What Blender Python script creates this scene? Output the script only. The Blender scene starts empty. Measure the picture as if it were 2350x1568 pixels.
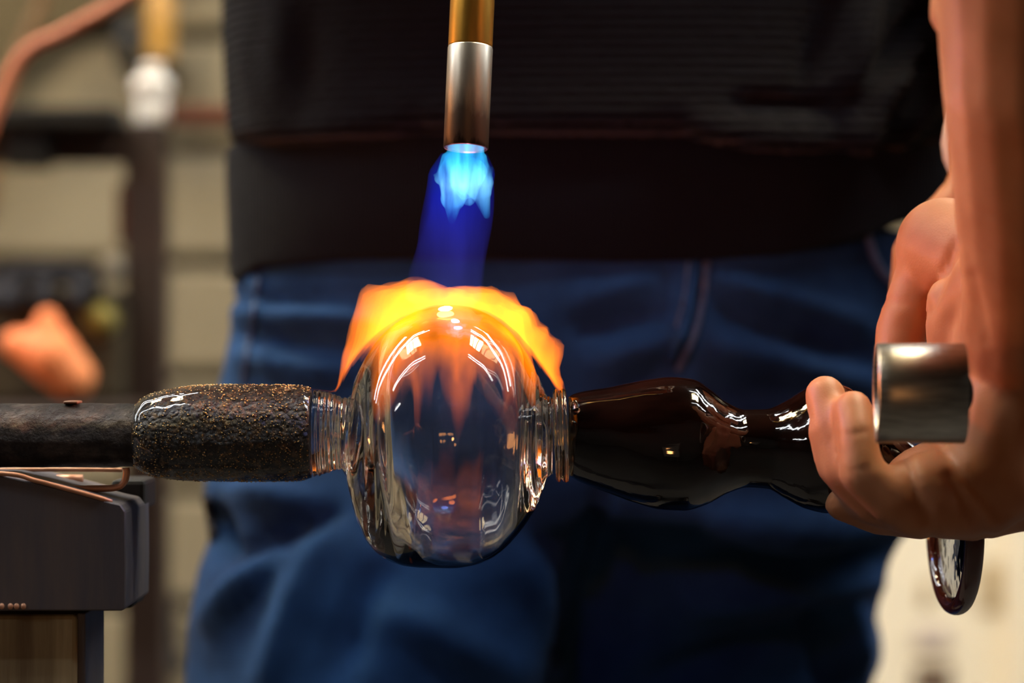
import bpy, bmesh, math, random
import numpy as np
from mathutils import Vector, Matrix, noise
from mathutils.bvhtree import BVHTree

random.seed(7)
rng = np.random.default_rng(7)
SC = bpy.context.scene
COL = SC.collection
PI = math.pi

# ------------------------------------------------------------------ camera, light, exposure
D, ZC = 1.2, 0.92                      # camera distance to the glass axis plane (y=0), camera height
cam_d = bpy.data.cameras.new('camera')
cam = bpy.data.objects.new('camera', cam_d); COL.objects.link(cam)
cam.location = (0, -D, ZC); cam.rotation_euler = (PI/2, 0, 0)
cam_d.sensor_width = 36; cam_d.lens = 36*D/0.47
cam_d.clip_start = 0.02
cam_d.dof.use_dof = True; cam_d.dof.focus_distance = D - 0.012
cam_d.dof.aperture_fstop = 3.7
SC.camera = cam

w = bpy.data.worlds.new('world'); SC.world = w; w.use_nodes = True
w.node_tree.nodes['Background'].inputs[0].default_value = (0.02, 0.018, 0.015, 1)
w.node_tree.nodes['Background'].inputs[1].default_value = 1.0

SC.view_settings.view_transform = 'Standard'
SC.view_settings.look = 'None'
SC.view_settings.gamma = 1.0
SC.view_settings.use_curve_mapping = False
SC.view_settings.exposure = 0.0
cy = SC.cycles
cy.max_bounces = 20; cy.transmission_bounces = 18; cy.glossy_bounces = 8
cy.diffuse_bounces = 3; cy.transparent_max_bounces = 16; cy.volume_bounces = 0
cy.caustics_reflective = False; cy.caustics_refractive = False
cy.sample_clamp_indirect = 6.0
cy.use_denoising = True
cy.volume_step_rate = 1.0; cy.volume_max_steps = 256

LAMP = 54.0       # radiance of the square warm ceiling lamps
TUBE = 52.0       # radiance of the fluorescent tubes
FURN = 56.0       # radiance of the glowing furnace mouth

def point_light(name, loc, col, power, r):
    l = bpy.data.lights.new(name, 'POINT'); l.color = col; l.energy = power; l.shadow_soft_size = r
    o = bpy.data.objects.new(name, l); COL.objects.link(o); o.location = loc
    return o

# ------------------------------------------------------------------ helpers
def sc(y): return 0.0002*(D+y)/D
def P(px, py, y=0.0):
    s = sc(y); return Vector(((px-1175)*s, y, ZC-(py-784)*s))
def to_px(v):
    s = sc(v[1]); return 1175+v[0]/s, 784-(v[2]-ZC)/s

def link(name, me, mat=None, parent=None, smooth=True):
    o = bpy.data.objects.new(name, me); COL.objects.link(o)
    if mat: me.materials.append(mat)
    if smooth:
        for p in me.polygons: p.use_smooth = True
    if parent:
        o.parent = parent
        o.matrix_parent_inverse = Matrix.Translation(-parent.location)
    return o
def mesh(name, verts, faces):
    me = bpy.data.meshes.new(name); me.from_pydata([tuple(v) for v in verts], [], faces); me.update(); return me
def from_bm(name, bm):
    me = bpy.data.meshes.new(name); bm.normal_update(); bm.to_mesh(me); bm.free(); return me
def empty(name, loc):
    o = bpy.data.objects.new(name, None); COL.objects.link(o); o.location = loc; o.empty_display_size = 0.02; return o
def tag(o, label, cat, group=None):
    o['label'] = label; o['category'] = cat
    if group: o['group'] = group
    return o
def struct(o): o['kind'] = 'structure'; return o

def rings_mesh(rings, closed_u=True, cap=True):
    """rings: list of equal-length vertex loops -> verts, faces"""
    n = len(rings[0]); V = [v for r in rings for v in r]; F = []
    for i in range(len(rings)-1):
        for j in range(n if closed_u else n-1):
            k = (j+1) % n
            F.append((i*n+j, i*n+k, (i+1)*n+k, (i+1)*n+j))
    if cap:
        F.append(tuple(reversed(range(n)))); F.append(tuple((len(rings)-1)*n+j for j in range(n)))
    return V, F
def fix_normals(me):
    bm = bmesh.new(); bm.from_mesh(me); bmesh.ops.recalc_face_normals(bm, faces=bm.faces); bm.to_mesh(me); bm.free()

def box_bm(bm, lo, hi, bev=0.0, seg=2):
    b = bmesh.new(); bmesh.ops.create_cube(b, size=1.0)
    for v in b.verts:
        v.co = Vector([(lo[i]+hi[i])/2 + v.co[i]*(hi[i]-lo[i]) for i in range(3)])
    if bev: bmesh.ops.bevel(b, geom=list(b.edges), offset=bev, segments=seg, affect='EDGES', profile=0.5)
    t = bpy.data.meshes.new('t'); b.to_mesh(t); b.free(); bm.from_mesh(t); bpy.data.meshes.remove(t)
def box(name, lo, hi, mat, parent=None, bev=0.0, seg=2, smooth=False):
    lo2 = [min(a, b) for a, b in zip(lo, hi)]; hi2 = [max(a, b) for a, b in zip(lo, hi)]
    bm = bmesh.new(); box_bm(bm, lo2, hi2, bev, seg)
    return link(name, from_bm(name, bm), mat, parent, smooth)

def smooth_path(pts, n=8):
    """Catmull-Rom through points (lists of equal length numbers)"""
    pts = [np.array(p, float) for p in pts]
    q = [2*pts[0]-pts[1]]+pts+[2*pts[-1]-pts[-2]]
    out = []
    for i in range(1, len(q)-2):
        for k in range(n):
            t = k/n
            out.append(0.5*((2*q[i])+(-q[i-1]+q[i+1])*t+(2*q[i-1]-5*q[i]+4*q[i+1]-q[i+2])*t*t+(-q[i-1]+3*q[i]-3*q[i+1]+q[i+2])*t**3))
    out.append(pts[-1]); return out
def tube_geo(path, radii, n=16, flat=1.0, cap=True):
    pts = [Vector(p[:3]) for p in path]; rings = []
    up = None
    for i, p in enumerate(pts):
        t = (pts[min(i+1, len(pts)-1)]-pts[max(i-1, 0)]).normalized()
        if up is None:
            up = Vector((0, 1, 0)) if abs(t.y) < 0.9 else Vector((0, 0, 1))
        u = (up - t*up.dot(t)).normalized(); v = t.cross(u); up = u
        r = radii[i] if hasattr(radii, '__len__') else radii
        rings.append([p+u*(math.cos(a)*r*flat)+v*(math.sin(a)*r) for a in [2*PI*k/n for k in range(n)]])
    return rings_mesh(rings, cap=cap)
def tube(name, path, radii, mat, parent=None, n=16, flat=1.0):
    me = mesh(name, *tube_geo(path, radii, n, flat)); fix_normals(me)
    return link(name, me, mat, parent)
def lathe_x(prof, n=96, yc=0.0, zc=0.0, ripple=None):
    """prof: list of (x, r_top, r_bottom), revolved about the x axis at (yc, zc). ripple(x, a) adds to the radius."""
    rings = []
    for x, rt, rb in prof:
        ring = []
        for k in range(n):
            a = 2*PI*k/n; c = math.cos(a); wgt = (1+c)/2; wgt = wgt*wgt*(3-2*wgt)
            r = rb+(rt-rb)*wgt
            if ripple: r += ripple(x, a)
            ring.append(Vector((x, yc-math.sin(a)*r, zc+c*r)))
        rings.append(ring)
    return rings
def lathe_z(name, prof, loc, mat, parent=None, n=32):
    rings = [[Vector((loc[0]+r*math.cos(2*PI*k/n), loc[1]+r*math.sin(2*PI*k/n), loc[2]+z)) for k in range(n)] for r, z in prof]
    me = mesh(name, *rings_mesh(rings)); fix_normals(me)
    return link(name, me, mat, parent)

# capsules joined by a voxel remesh into one continuous organic body
def round_cone(bm, p0, r0, p1, r1, n=14):
    p0, p1 = Vector(p0), Vector(p1); d = p1-p0; L = d.length
    t = d.normalized() if L > 1e-6 else Vector((0, 0, 1))
    u = t.orthogonal().normalized(); v = t.cross(u); rings = []
    prof = [(-math.cos(a)*r0, math.sin(a)*r0) for a in [PI/2*k/5 for k in range(1, 6)]]
    prof += [(L+math.sin(a)*r1, math.cos(a)*r1) for a in [PI/2*k/5 for k in range(0, 5)]]
    for x, r in prof:
        rings.append([p0+t*x+u*(r*math.cos(2*PI*k/n))+v*(r*math.sin(2*PI*k/n)) for k in range(n)])
    V, F = rings_mesh(rings)
    vs = [bm.verts.new(q) for q in V]
    for f in F: bm.faces.new([vs[i] for i in f])
def ellipsoid(bm, c, r, rot=None):
    m = Matrix.Translation(Vector(c)) @ (rot.to_4x4() if rot else Matrix.Identity(4)) @ Matrix.Diagonal((r[0], r[1], r[2], 1))
    bmesh.ops.create_uvsphere(bm, u_segments=20, v_segments=12, radius=1.0, matrix=m)
def remeshed(name, bm, voxel, it=6, fac=0.5):
    me = bpy.data.meshes.new('tmp'); bm.normal_update(); bm.to_mesh(me); bm.free()
    o = bpy.data.objects.new('tmp', me); COL.objects.link(o)
    m = o.modifiers.new('r', 'REMESH'); m.mode = 'VOXEL'; m.voxel_size = voxel; m.adaptivity = 0
    s = o.modifiers.new('s', 'SMOOTH'); s.factor = fac; s.iterations = it
    dg = bpy.context.evaluated_depsgraph_get(); dg.update()
    out = bpy.data.meshes.new_from_object(o.evaluated_get(dg))
    bpy.data.objects.remove(o); bpy.data.meshes.remove(me)
    out.name = name
    return out
def displace(me, fn):
    """moves each vertex along its normal by fn(co)"""
    nrm = [v.normal.copy() for v in me.vertices]
    for v, nn in zip(me.vertices, nrm):
        d = fn(v.co, nn)
        if d: v.co = v.co + nn*d
    me.update()
def seg_fold(folds):
    """folds: (px0,py0,px1,py1,amp m,width px): soft ridges (or creases, amp<0) lying in the cloth, fading at both ends"""
    A = [(Vector((a, b)), Vector((c-a, d-b)), amp, wd) for a, b, c, d, amp, wd in folds]
    def fn(co, nn):
        if nn.y > 0.35: return 0.0
        x, y = to_px(co); q = Vector((x, y)); out = 0.0
        for o, dv, amp, wd in A:
            L2 = dv.length_squared; t = (q-o).dot(dv)/L2
            tt = min(1, max(0, t)); dist = (q-o-dv*tt).length
            if dist < 3*wd: out += amp*math.exp(-(dist/wd)**2)*(0.35+0.65*math.sin(PI*min(1, max(0, tt*0.8+0.1))))
        return out
    return fn

# ------------------------------------------------------------------ materials
class NT:
    def __init__(s, name):
        s.m = bpy.data.materials.new(name); s.m.use_nodes = True; s.t = s.m.node_tree
        s.t.nodes.clear(); s.out = s.t.nodes.new('ShaderNodeOutputMaterial')
    def n(s, typ, ins=None, **kw):
        nd = s.t.nodes.new(typ)
        for k, v in kw.items(): setattr(nd, k, v)
        for k, v in (ins or {}).items():
            if isinstance(v, tuple) and len(v) == 2 and hasattr(v[0], 'outputs'):
                s.t.links.new(v[0].outputs[v[1]], nd.inputs[k])
            elif hasattr(v, 'outputs'): s.t.links.new(v.outputs[0], nd.inputs[k])
            else: nd.inputs[k].default_value = v
        return nd
    def ramp(s, fac, stops, mode='LINEAR'):
        r = s.n('ShaderNodeValToRGB', {0: fac}); e = r.color_ramp.elements; r.color_ramp.interpolation = mode
        while len(e) < len(stops): e.new(0.5)
        for i, (p, c) in enumerate(stops):
            e[i].position = p; e[i].color = (*c, 1) if len(c) == 3 else c
        return r
    def math(s, op, a, b=0.0, c=None):
        ins = {0: a, 1: b}
        if c is not None: ins[2] = c
        return s.n('ShaderNodeMath', ins, operation=op)
    def coord(s, scale=(1, 1, 1)):
        tc = s.n('ShaderNodeTexCoord')
        return s.n('ShaderNodeMapping', {0: (tc, 'Object'), 'Scale': scale})
def rgb(r, g, b):
    f = lambda c: (c/255/12.92) if c/255 <= 0.04045 else ((c/255+0.055)/1.055)**2.4
    return (f(r), f(g), f(b), 1)
def principled(name, col, rough=0.5, metal=0.0, col2=None, nscale=20.0, stretch=(1, 1, 1), bump=0.0, bscale=None, bdist=0.002, ramp=(0.35, 0.65), **kw):
    t = NT(name); ins = {'Base Color': col, 'Roughness': rough, 'Metallic': metal}
    mp = t.coord(stretch)
    if col2 is not None:
        nz = t.n('ShaderNodeTexNoise', {'Vector': mp, 'Scale': nscale, 'Detail': 6.0, 'Roughness': 0.6})
        ins['Base Color'] = t.ramp(nz, [(ramp[0], col), (ramp[1], col2)])
    if bump:
        nb = t.n('ShaderNodeTexNoise', {'Vector': mp, 'Scale': bscale or nscale, 'Detail': 8.0, 'Roughness': 0.65})
        ins['Normal'] = t.n('ShaderNodeBump', {'Height': nb, 'Strength': bump, 'Distance': bdist})
    ins.update(kw)
    b = t.n('ShaderNodeBsdfPrincipled', ins)
    t.t.links.new(b.outputs[0], t.out.inputs[0]); return t.m
def emission(name, col, strength):
    t = NT(name); e = t.n('ShaderNodeEmission', {0: col, 1: strength}); t.t.links.new(e.outputs[0], t.out.inputs[0]); return t.m
def glass(name, col=(1, 1, 1, 1), rough=0.0, ior=1.5, bump=0.0, bscale=120.0, stretch=(1, 1, 1), absorb=None):
    t = NT(name); ins = {'Color': col, 'Roughness': rough, 'IOR': ior}
    if bump:
        nb = t.n('ShaderNodeTexNoise', {'Vector': t.coord(stretch), 'Scale': bscale, 'Detail': 2.0})
        ins['Normal'] = t.n('ShaderNodeBump', {'Height': nb, 'Strength': bump, 'Distance': 0.001})
    g = t.n('ShaderNodeBsdfGlass', ins); t.t.links.new(g.outputs[0], t.out.inputs[0])
    if absorb:
        a = t.n('ShaderNodeVolumeAbsorption', {0: absorb[0], 1: absorb[1]}); t.t.links.new(a.outputs[0], t.out.inputs[1])
    return t.m

M = {}
M['wall_back'] = principled('beige_block_paint', rgb(128, 117, 94), 0.75, col2=rgb(144, 132, 107), nscale=3, bump=0.3, bscale=60)
M['mortar'] = principled('dark_joint', rgb(74, 68, 52), 0.9, col2=rgb(60, 54, 42), nscale=10)
M['wall'] = principled('dim_wall_paint', rgb(64, 58, 50), 0.8, col2=rgb(54, 48, 42), nscale=2)
M['ceiling'] = principled('dark_ceiling', rgb(70, 64, 56), 0.85, col2=rgb(58, 52, 46), nscale=2)
M['floor'] = principled('concrete_floor', rgb(58, 54, 50), 0.6, col2=rgb(46, 42, 40), nscale=4, bump=0.2)
M['cream'] = principled('cream_board', rgb(255, 247, 226), 0.6, col2=rgb(252, 240, 214), nscale=2)
M['lavender_note'] = principled('lavender_paper', rgb(206, 192, 184), 0.7)
M['brown_note'] = principled('brown_paper', rgb(112, 92, 76), 0.7)
M['grey_note'] = principled('grey_paper', rgb(196, 176, 140), 0.7)
M['lamp'] = emission('warm_lamp', (1.0, 0.80, 0.46, 1), LAMP)
M['tube'] = emission('fluorescent', (0.92, 0.96, 1.0, 1), TUBE)
M['fixture'] = principled('lamp_housing', rgb(170, 168, 160), 0.4, metal=0.3)

def m_denim():
    t = NT('denim'); mp = t.coord()
    n1 = t.n('ShaderNodeTexNoise', {'Vector': mp, 'Scale': 9.0, 'Detail': 5.0, 'Roughness': 0.6})
    n2 = t.n('ShaderNodeTexNoise', {'Vector': mp, 'Scale': 500.0, 'Detail': 2.0})
    wv = t.n('ShaderNodeTexWave', {'Vector': mp, 'Scale': 260.0, 'Distortion': 1.0}, bands_direction='DIAGONAL')
    c1 = t.ramp(n1, [(0.3, (0.007, 0.032, 0.100)), (0.7, (0.032, 0.110, 0.300))])
    c2 = t.n('ShaderNodeMixRGB', {0: 0.35, 1: c1, 2: n2}, blend_type='MULTIPLY')
    h = t.math('ADD', wv, n2)
    bp = t.n('ShaderNodeBump', {'Height': h, 'Strength': 0.25, 'Distance': 0.0008})
    b = t.n('ShaderNodeBsdfPrincipled', {'Base Color': c2, 'Roughness': 0.85, 'Normal': bp, 'Sheen Weight': 0.03, 'Sheen Roughness': 0.5, 'Specular IOR Level': 0.1})
    t.t.links.new(b.outputs[0], t.out.inputs[0]); return t.m
def m_knit(name, scale, strength, axis):
    t = NT(name); mp = t.coord()
    wv = t.n('ShaderNodeTexWave', {'Vector': mp, 'Scale': scale, 'Distortion': 1.2, 'Detail': 2.0, 'Detail Scale': 3.0}, bands_direction=axis)
    nz = t.n('ShaderNodeTexNoise', {'Vector': mp, 'Scale': 400.0, 'Detail': 2.0})
    h = t.math('ADD', wv, t.math('MULTIPLY', nz, 0.4))
    bp = t.n('ShaderNodeBump', {'Height': h, 'Strength': strength, 'Distance': 0.0025})
    c = t.ramp(wv, [(0.0, (0.0018, 0.002, 0.003)), (1.0, (0.014, 0.0155, 0.023))])
    b = t.n('ShaderNodeBsdfPrincipled', {'Base Color': c, 'Roughness': 0.9, 'Normal': bp, 'Sheen Weight': 0.06, 'Sheen Roughness': 0.4, 'Specular IOR Level': 0.1})
    t.t.links.new(b.outputs[0], t.out.inputs[0]); return t.m
def m_skin(name, a, b_):
    t = NT(name); mp = t.coord()
    n1 = t.n('ShaderNodeTexNoise', {'Vector': mp, 'Scale': 45.0, 'Detail': 5.0})
    n2 = t.n('ShaderNodeTexVoronoi', {'Vector': mp, 'Scale': 900.0})
    c = t.ramp(n1, [(0.3, a), (0.7, b_)])
    bp = t.n('ShaderNodeBump', {'Height': n2, 'Strength': 0.12, 'Distance': 0.0004})
    b = t.n('ShaderNodeBsdfPrincipled', {'Base Color': c, 'Roughness': 0.48, 'Normal': bp, 'Subsurface Weight': 0.25,
            'Subsurface Radius': (0.006, 0.0022, 0.0012), 'Subsurface Scale': 1.0, 'Specular IOR Level': 0.35})
    t.t.links.new(b.outputs[0], t.out.inputs[0]); return t.m
M['denim'] = m_denim()
M['seam'] = principled('pale_denim_seam', rgb(92, 112, 146), 0.85, col2=rgb(60, 82, 120), nscale=200)
M['knit'] = m_knit('black_ribbed_knit', 58.0, 1.0, 'Z')
M['hem'] = m_knit('black_hem_rib', 150.0, 0.5, 'X')
M['skin'] = m_skin('skin', (0.49, 0.205, 0.100), (0.60, 0.285, 0.150))
M['nail'] = principled('nail', rgb(214, 150, 124), 0.3)
M['boot'] = principled('boot_leather', rgb(50, 38, 28), 0.5, bump=0.2)
M['hair'] = principled('hair', rgb(50, 36, 26), 0.6, bump=0.6, bscale=80, bdist=0.004)
M['tshirt'] = principled('dark_sleeve', rgb(40, 40, 44), 0.9)

M['clear'] = glass('clear_glass', (1, 1, 1, 1), 0.0, 1.5, bump=0.03, bscale=60.0, stretch=(1.0, 0.35, 0.35), absorb=((0.95, 0.86, 0.62, 1), 4.0))
M['collar'] = glass('collar_glass', (1.0, 0.97, 0.9, 1), 0.0, 1.5, bump=0.12, bscale=110.0)
M['foot_glass'] = glass('foot_clear_glass', (0.95, 0.97, 1, 1), 0.0, 1.5, bump=0.4, bscale=70.0)
M['amber'] = principled('amber_rim_glass', (0.10, 0.022, 0.010, 1), 0.05, **{'Coat Weight': 1.0, 'Coat Roughness': 0.02, 'Transmission Weight': 0.25})
def m_dark_glass():
    t = NT('dark_amber_glass'); mp = t.coord((1, 3, 3))
    n1 = t.n('ShaderNodeTexNoise', {'Vector': mp, 'Scale': 40.0, 'Detail': 4.0})
    c = t.ramp(n1, [(0.35, (0.0035, 0.0012, 0.0008)), (0.75, (0.014, 0.0042, 0.0022))])
    n2 = t.n('ShaderNodeTexNoise', {'Vector': t.coord((0.5, 2.2, 2.2)), 'Scale': 55.0, 'Detail': 3.0})
    bp = t.n('ShaderNodeBump', {'Height': n2, 'Strength': 0.12, 'Distance': 0.0025})
    b = t.n('ShaderNodeBsdfPrincipled', {'Base Color': c, 'Roughness': 0.05, 'Normal': bp, 'IOR': 1.5, 'Coat Weight': 0.25, 'Coat Roughness': 0.02, 'Coat Normal': bp})
    t.t.links.new(b.outputs[0], t.out.inputs[0]); return t.m
M['dark_glass'] = m_dark_glass()
def m_gather():
    t = NT('seedy_brown_glass'); mp = t.coord((1, 1, 1))
    v = t.n('ShaderNodeTexVoronoi', {'Vector': mp, 'Scale': 520.0})
    n1 = t.n('ShaderNodeTexNoise', {'Vector': mp, 'Scale': 300.0, 'Detail': 6.0, 'Roughness': 0.7})
    f = t.ramp(n1, [(0.52, (0, 0, 0)), (0.66, (1, 1, 1))])
    c = t.n('ShaderNodeMixRGB', {0: f, 1: (0.006, 0.0026, 0.0012, 1), 2: (0.26, 0.165, 0.075, 1)})
    h = t.math('ADD', t.math('MULTIPLY', v, -0.7), n1)
    bp = t.n('ShaderNodeBump', {'Height': h, 'Strength': 1.0, 'Distance': 0.004})
    b = t.n('ShaderNodeBsdfPrincipled', {'Base Color': c, 'Roughness': 0.30, 'Metallic': 0.0, 'Specular IOR Level': 0.3, 'Normal': bp, 'Coat Weight': 1.0, 'Coat Roughness': 0.015, 'Coat IOR': 1.5})
    t.t.links.new(b.outputs[0], t.out.inputs[0]); return t.m
M['gather'] = m_gather()
M['seed'] = principled('golden_seed', (0.55, 0.36, 0.16, 1), 0.18, metal=0.8)
M['pipe'] = principled('scaled_iron', rgb(50, 45, 42), 0.42, metal=0.7, col2=rgb(92, 82, 74), nscale=90, bump=1.0, bscale=190, bdist=0.004, ramp=(0.45, 0.7))
M['flake'] = principled('brown_scale', rgb(140, 100, 76), 0.5, bump=0.4)
M['steel'] = principled('brushed_steel', rgb(190, 184, 172), 0.36, metal=1.0, col2=rgb(150, 144, 132), nscale=60, stretch=(1, 12, 12), bump=0.05)
def m_nozzle():
    t = NT('heat_tinted_steel'); tc = t.n('ShaderNodeTexCoord'); sp = t.n('ShaderNodeSeparateXYZ', {0: (tc, 'Object')})
    n1 = t.n('ShaderNodeTexNoise', {'Vector': t.n('ShaderNodeMapping', {0: (tc, 'Object'), 'Scale': (60, 60, 14)}), 'Scale': 1.6, 'Detail': 6.0, 'Roughness': 0.65})
    z = t.math('ADD', t.math('MULTIPLY', (sp, 'Z'), 21.3), t.math('MULTIPLY', t.math('SUBTRACT', n1, 0.5), 0.55))
    c = t.ramp(z, [(0.0, (0.03, 0.02, 0.016)), (0.07, (0.12, 0.08, 0.06)), (0.32, (0.15, 0.11, 0.085)), (0.55, (0.46, 0.37, 0.28)), (0.95, (0.72, 0.66, 0.56))])
    r = t.ramp(z, [(0.1, (0.50,)*3), (0.8, (0.38,)*3)])
    b = t.n('ShaderNodeBsdfPrincipled', {'Base Color': c, 'Roughness': r, 'Metallic': 1.0})
    t.t.links.new(b.outputs[0], t.out.inputs[0]); return t.m
M['nozzle'] = m_nozzle()
M['brass'] = principled('worn_brass', rgb(224, 166, 66), 0.40, metal=1.0, col2=rgb(168, 128, 58), nscale=40, stretch=(1, 1, 0.15), bump=0.05)
M['black_plastic'] = principled('black_plastic', rgb(18, 17, 18), 0.5)
M['block_steel'] = principled('dark_rail_steel', rgb(84, 86, 98), 0.5, metal=0.1, col2=rgb(116, 106, 102), nscale=16, stretch=(3, 1, 0.4), bump=0.25, bscale=50)
M['wood'] = principled('old_oak', rgb(205, 188, 146), 0.7, col2=rgb(136, 116, 86), nscale=22, stretch=(3.0, 1, 0.15), bump=0.4, bscale=40)
M['edge'] = principled('lit_copper_edge', rgb(236, 176, 142), 0.4, metal=0.3, col2=rgb(200, 146, 112), nscale=60)  # orange light on the rest's edges is put into this copper colour
M['bracket'] = principled('black_bracket', rgb(16, 14, 14), 0.7)
M['rack'] = principled('rack_iron', rgb(66, 50, 44), 0.65, col2=rgb(48, 38, 36), nscale=8, metal=0.1)
M['rack_red'] = principled('rust_bar', rgb(120, 52, 26), 0.7, col2=rgb(86, 44, 26), nscale=14)
M['rack_black'] = principled('sooty_beam', rgb(14, 12, 11), 0.8)
M['white'] = principled('white_plastic', rgb(250, 248, 244), 0.35)
M['gold_b'] = principled('amber_bottle', rgb(196, 146, 66), 0.35)
M['hose'] = principled('salmon_rubber', rgb(226, 140, 104), 0.5, col2=rgb(206, 120, 86), nscale=12)
M['hose2'] = principled('tan_rubber', rgb(128, 96, 62), 0.6)
M['toolbox'] = principled('olive_toolbox', rgb(66, 58, 40), 0.6, col2=rgb(52, 46, 34), nscale=6)
M['canvas'] = principled('olive_canvas', rgb(92, 78, 48), 0.85, col2=rgb(78, 66, 40), nscale=5)
M['navy'] = principled('navy_cloth', rgb(12, 12, 24), 0.9)
M['olive'] = principled('olive_ball', rgb(128, 118, 50), 0.6)
M['greyknob'] = principled('grey_knob', rgb(120, 114, 104), 0.6)
M['glove'] = principled('orange_leather', rgb(255, 140, 84), 0.6, col2=rgb(255, 176, 118), nscale=9, bump=0.3)
M['firebrick'] = principled('furnace_shell', rgb(110, 100, 90), 0.8, bump=0.5)
M['furnace_hot'] = emission('furnace_glow', (1.0, 0.42, 0.13, 1), FURN)

def m_flame(name, strength, stops, zscale, z0, nscale, stretch, lo, hi, hot=None):
    """glowing gas: colour follows the height in the flame, strength follows streaky turbulence"""
    t = NT(name); tc = t.n('ShaderNodeTexCoord'); sp = t.n('ShaderNodeSeparateXYZ', {0: (tc, 'Object')})
    h = t.math('MULTIPLY', t.math('SUBTRACT', (sp, 'Z'), z0), zscale)
    c = t.ramp(h, stops)
    nz = t.n('ShaderNodeTexNoise', {'Vector': t.n('ShaderNodeMapping', {0: (tc, 'Object'), 'Scale': stretch}), 'Scale': nscale, 'Detail': 3.0, 'Distortion': 0.4})
    f = t.n('ShaderNodeMapRange', {0: nz, 1: lo, 2: hi, 3: 0.12, 4: 1.0})
    al = t.math('MULTIPLY', t.math('MULTIPLY', f, (c, 'Alpha')), strength)
    e = t.n('ShaderNodeEmission', {0: c, 1: al}); t.t.links.new(e.outputs[0], t.out.inputs[1])
    t.m.volume_intersection_method = 'ACCURATE' if hasattr(t.m, 'volume_intersection_method') else None
    return t.m

# ------------------------------------------------------------------ room
X0, X1, Y0, Y1, H = -4.6, 4.6, -3.6, 1.75, 2.75
struct(box('floor', (X0-.1, Y0-.1, -0.1), (X1+.1, Y1+.2, 0), M['floor']))
struct(box('ceiling', (X0-.1, Y0-.1, H), (X1+.1, Y1+.2, H+0.1), M['ceiling']))
struct(box('wall_left', (X0-.1, Y0, 0), (X0, Y1, H), M['wall']))
struct(box('wall_right', (X1, Y0, 0), (X1+.1, Y1, H), M['wall']))
struct(box('wall_front', (X0, Y0-.1, 0), (X1, Y0, H), M['wall']))
wb = struct(box('wall_back', (X0, Y1, 0), (X1, Y1+.12, H), M['mortar']))
# painted blocks of the back wall, one object each, joints recessed
sB = sc(Y1)
row_h = 260*sB; j = 30*sB; bl = 0.36
zj = ZC-(345-784)*sB                      # height of the joint seen at the top left
bmesh_block = None
for r in range(-7, 4):
    z0 = zj + r*row_h + j/2; z1 = z0+row_h-j
    for c in range(-6, 7):
        x0 = P(392, 0, Y1).x + (c + (0.5 if r % 2 else 0))*bl*0 + c*bl - 0.01
        if x0 > 1.5 or x0 < -1.9: continue
        if bmesh_block is None:
            bm = bmesh.new(); box_bm(bm, (0, -0.02, 0), (bl-0.012, 0.0, row_h-j), 0.006, 2); bmesh_block = from_bm('block', bm)
            bmesh_block.materials.append(M['wall_back'])
        o = bpy.data.objects.new('block', bmesh_block); COL.objects.link(o)
        o.location = (x0, Y1-0.0005, z0); o.parent = wb

# ceiling lights: square warm lamps and fluorescent battens
def square_lamp(x, y, label):
    t = tag(empty('ceiling_lamp', (x, y, H)), label, 'lamp', None)
    bm = bmesh.new()
    for lo, hi in (((-.27, -.27, -.06), (.27, -.24, 0)), ((-.27, .24, -.06), (.27, .27, 0)), ((-.27, -.24, -.06), (-.24, .24, 0)), ((.24, -.24, -.06), (.27, .24, 0)), ((-.24, -.24, -.012), (.24, .24, 0))):
        box_bm(bm, [a+b for a, b in zip(lo, (x, y, H))], [a+b for a, b in zip(hi, (x, y, H))])
    for k in (-.08, .08):
        box_bm(bm, (x+k-.008, y-.24, H-.05), (x+k+.008, y+.24, H-.03))
    link('housing', from_bm('housing', bm), M['fixture'], t, False)
    box('diffuser', (x-.24, y-.24, H-.03), (x+.24, y+.24, H-.0125), M['lamp'], t)
square_lamp(-1.05, 0.42, 'square warm ceiling lamp high over the iron rack side of the room')
square_lamp(0.80, 0.34, 'square warm ceiling lamp high over the cream notice board side')
def batten(y, x0, x1, label):
    t = tag(empty('fluorescent_light', ((x0+x1)/2, y, H)), label, 'lamp')
    box('housing', (x0, y-.07, H-.04), (x1, y+.07, H), M['fixture'], t, 0.004)
    for dy in (-.045, .045):
        tube('tube', [(x0+.03, y+dy, H-.06), (x1-.03, y+dy, H-.06)], 0.013, M['tube'], t, 12)
for y, x0, x1, label in ((-.32, -2.8, -.75, 'twin fluorescent batten over the iron pipe, in front of the square lamps'), (-.32, .55, 2.5, 'twin fluorescent batten over the gripping hand, in front of the square lamps'),
                         (-1.55, -3.6, -2.7, 'lone twin fluorescent batten added as fill for the bench front, closest to the front wall, far over on the furnace side'),  # fill batten, added to brighten the bench and jeans from the front
                         (.78, -4.3, -.5, 'twin fluorescent batten behind the square lamps, on the iron rack side'), (.78, .5, 4.3, 'twin fluorescent batten behind the square lamps, on the notice board side'),
                         (1.2, -4.3, -.45, 'twin fluorescent batten closest to the block wall, on the iron rack side'), (1.2, .4, 4.3, 'twin fluorescent batten closest to the block wall, on the notice board side')):
    batten(y, x0, x1, label)

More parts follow.
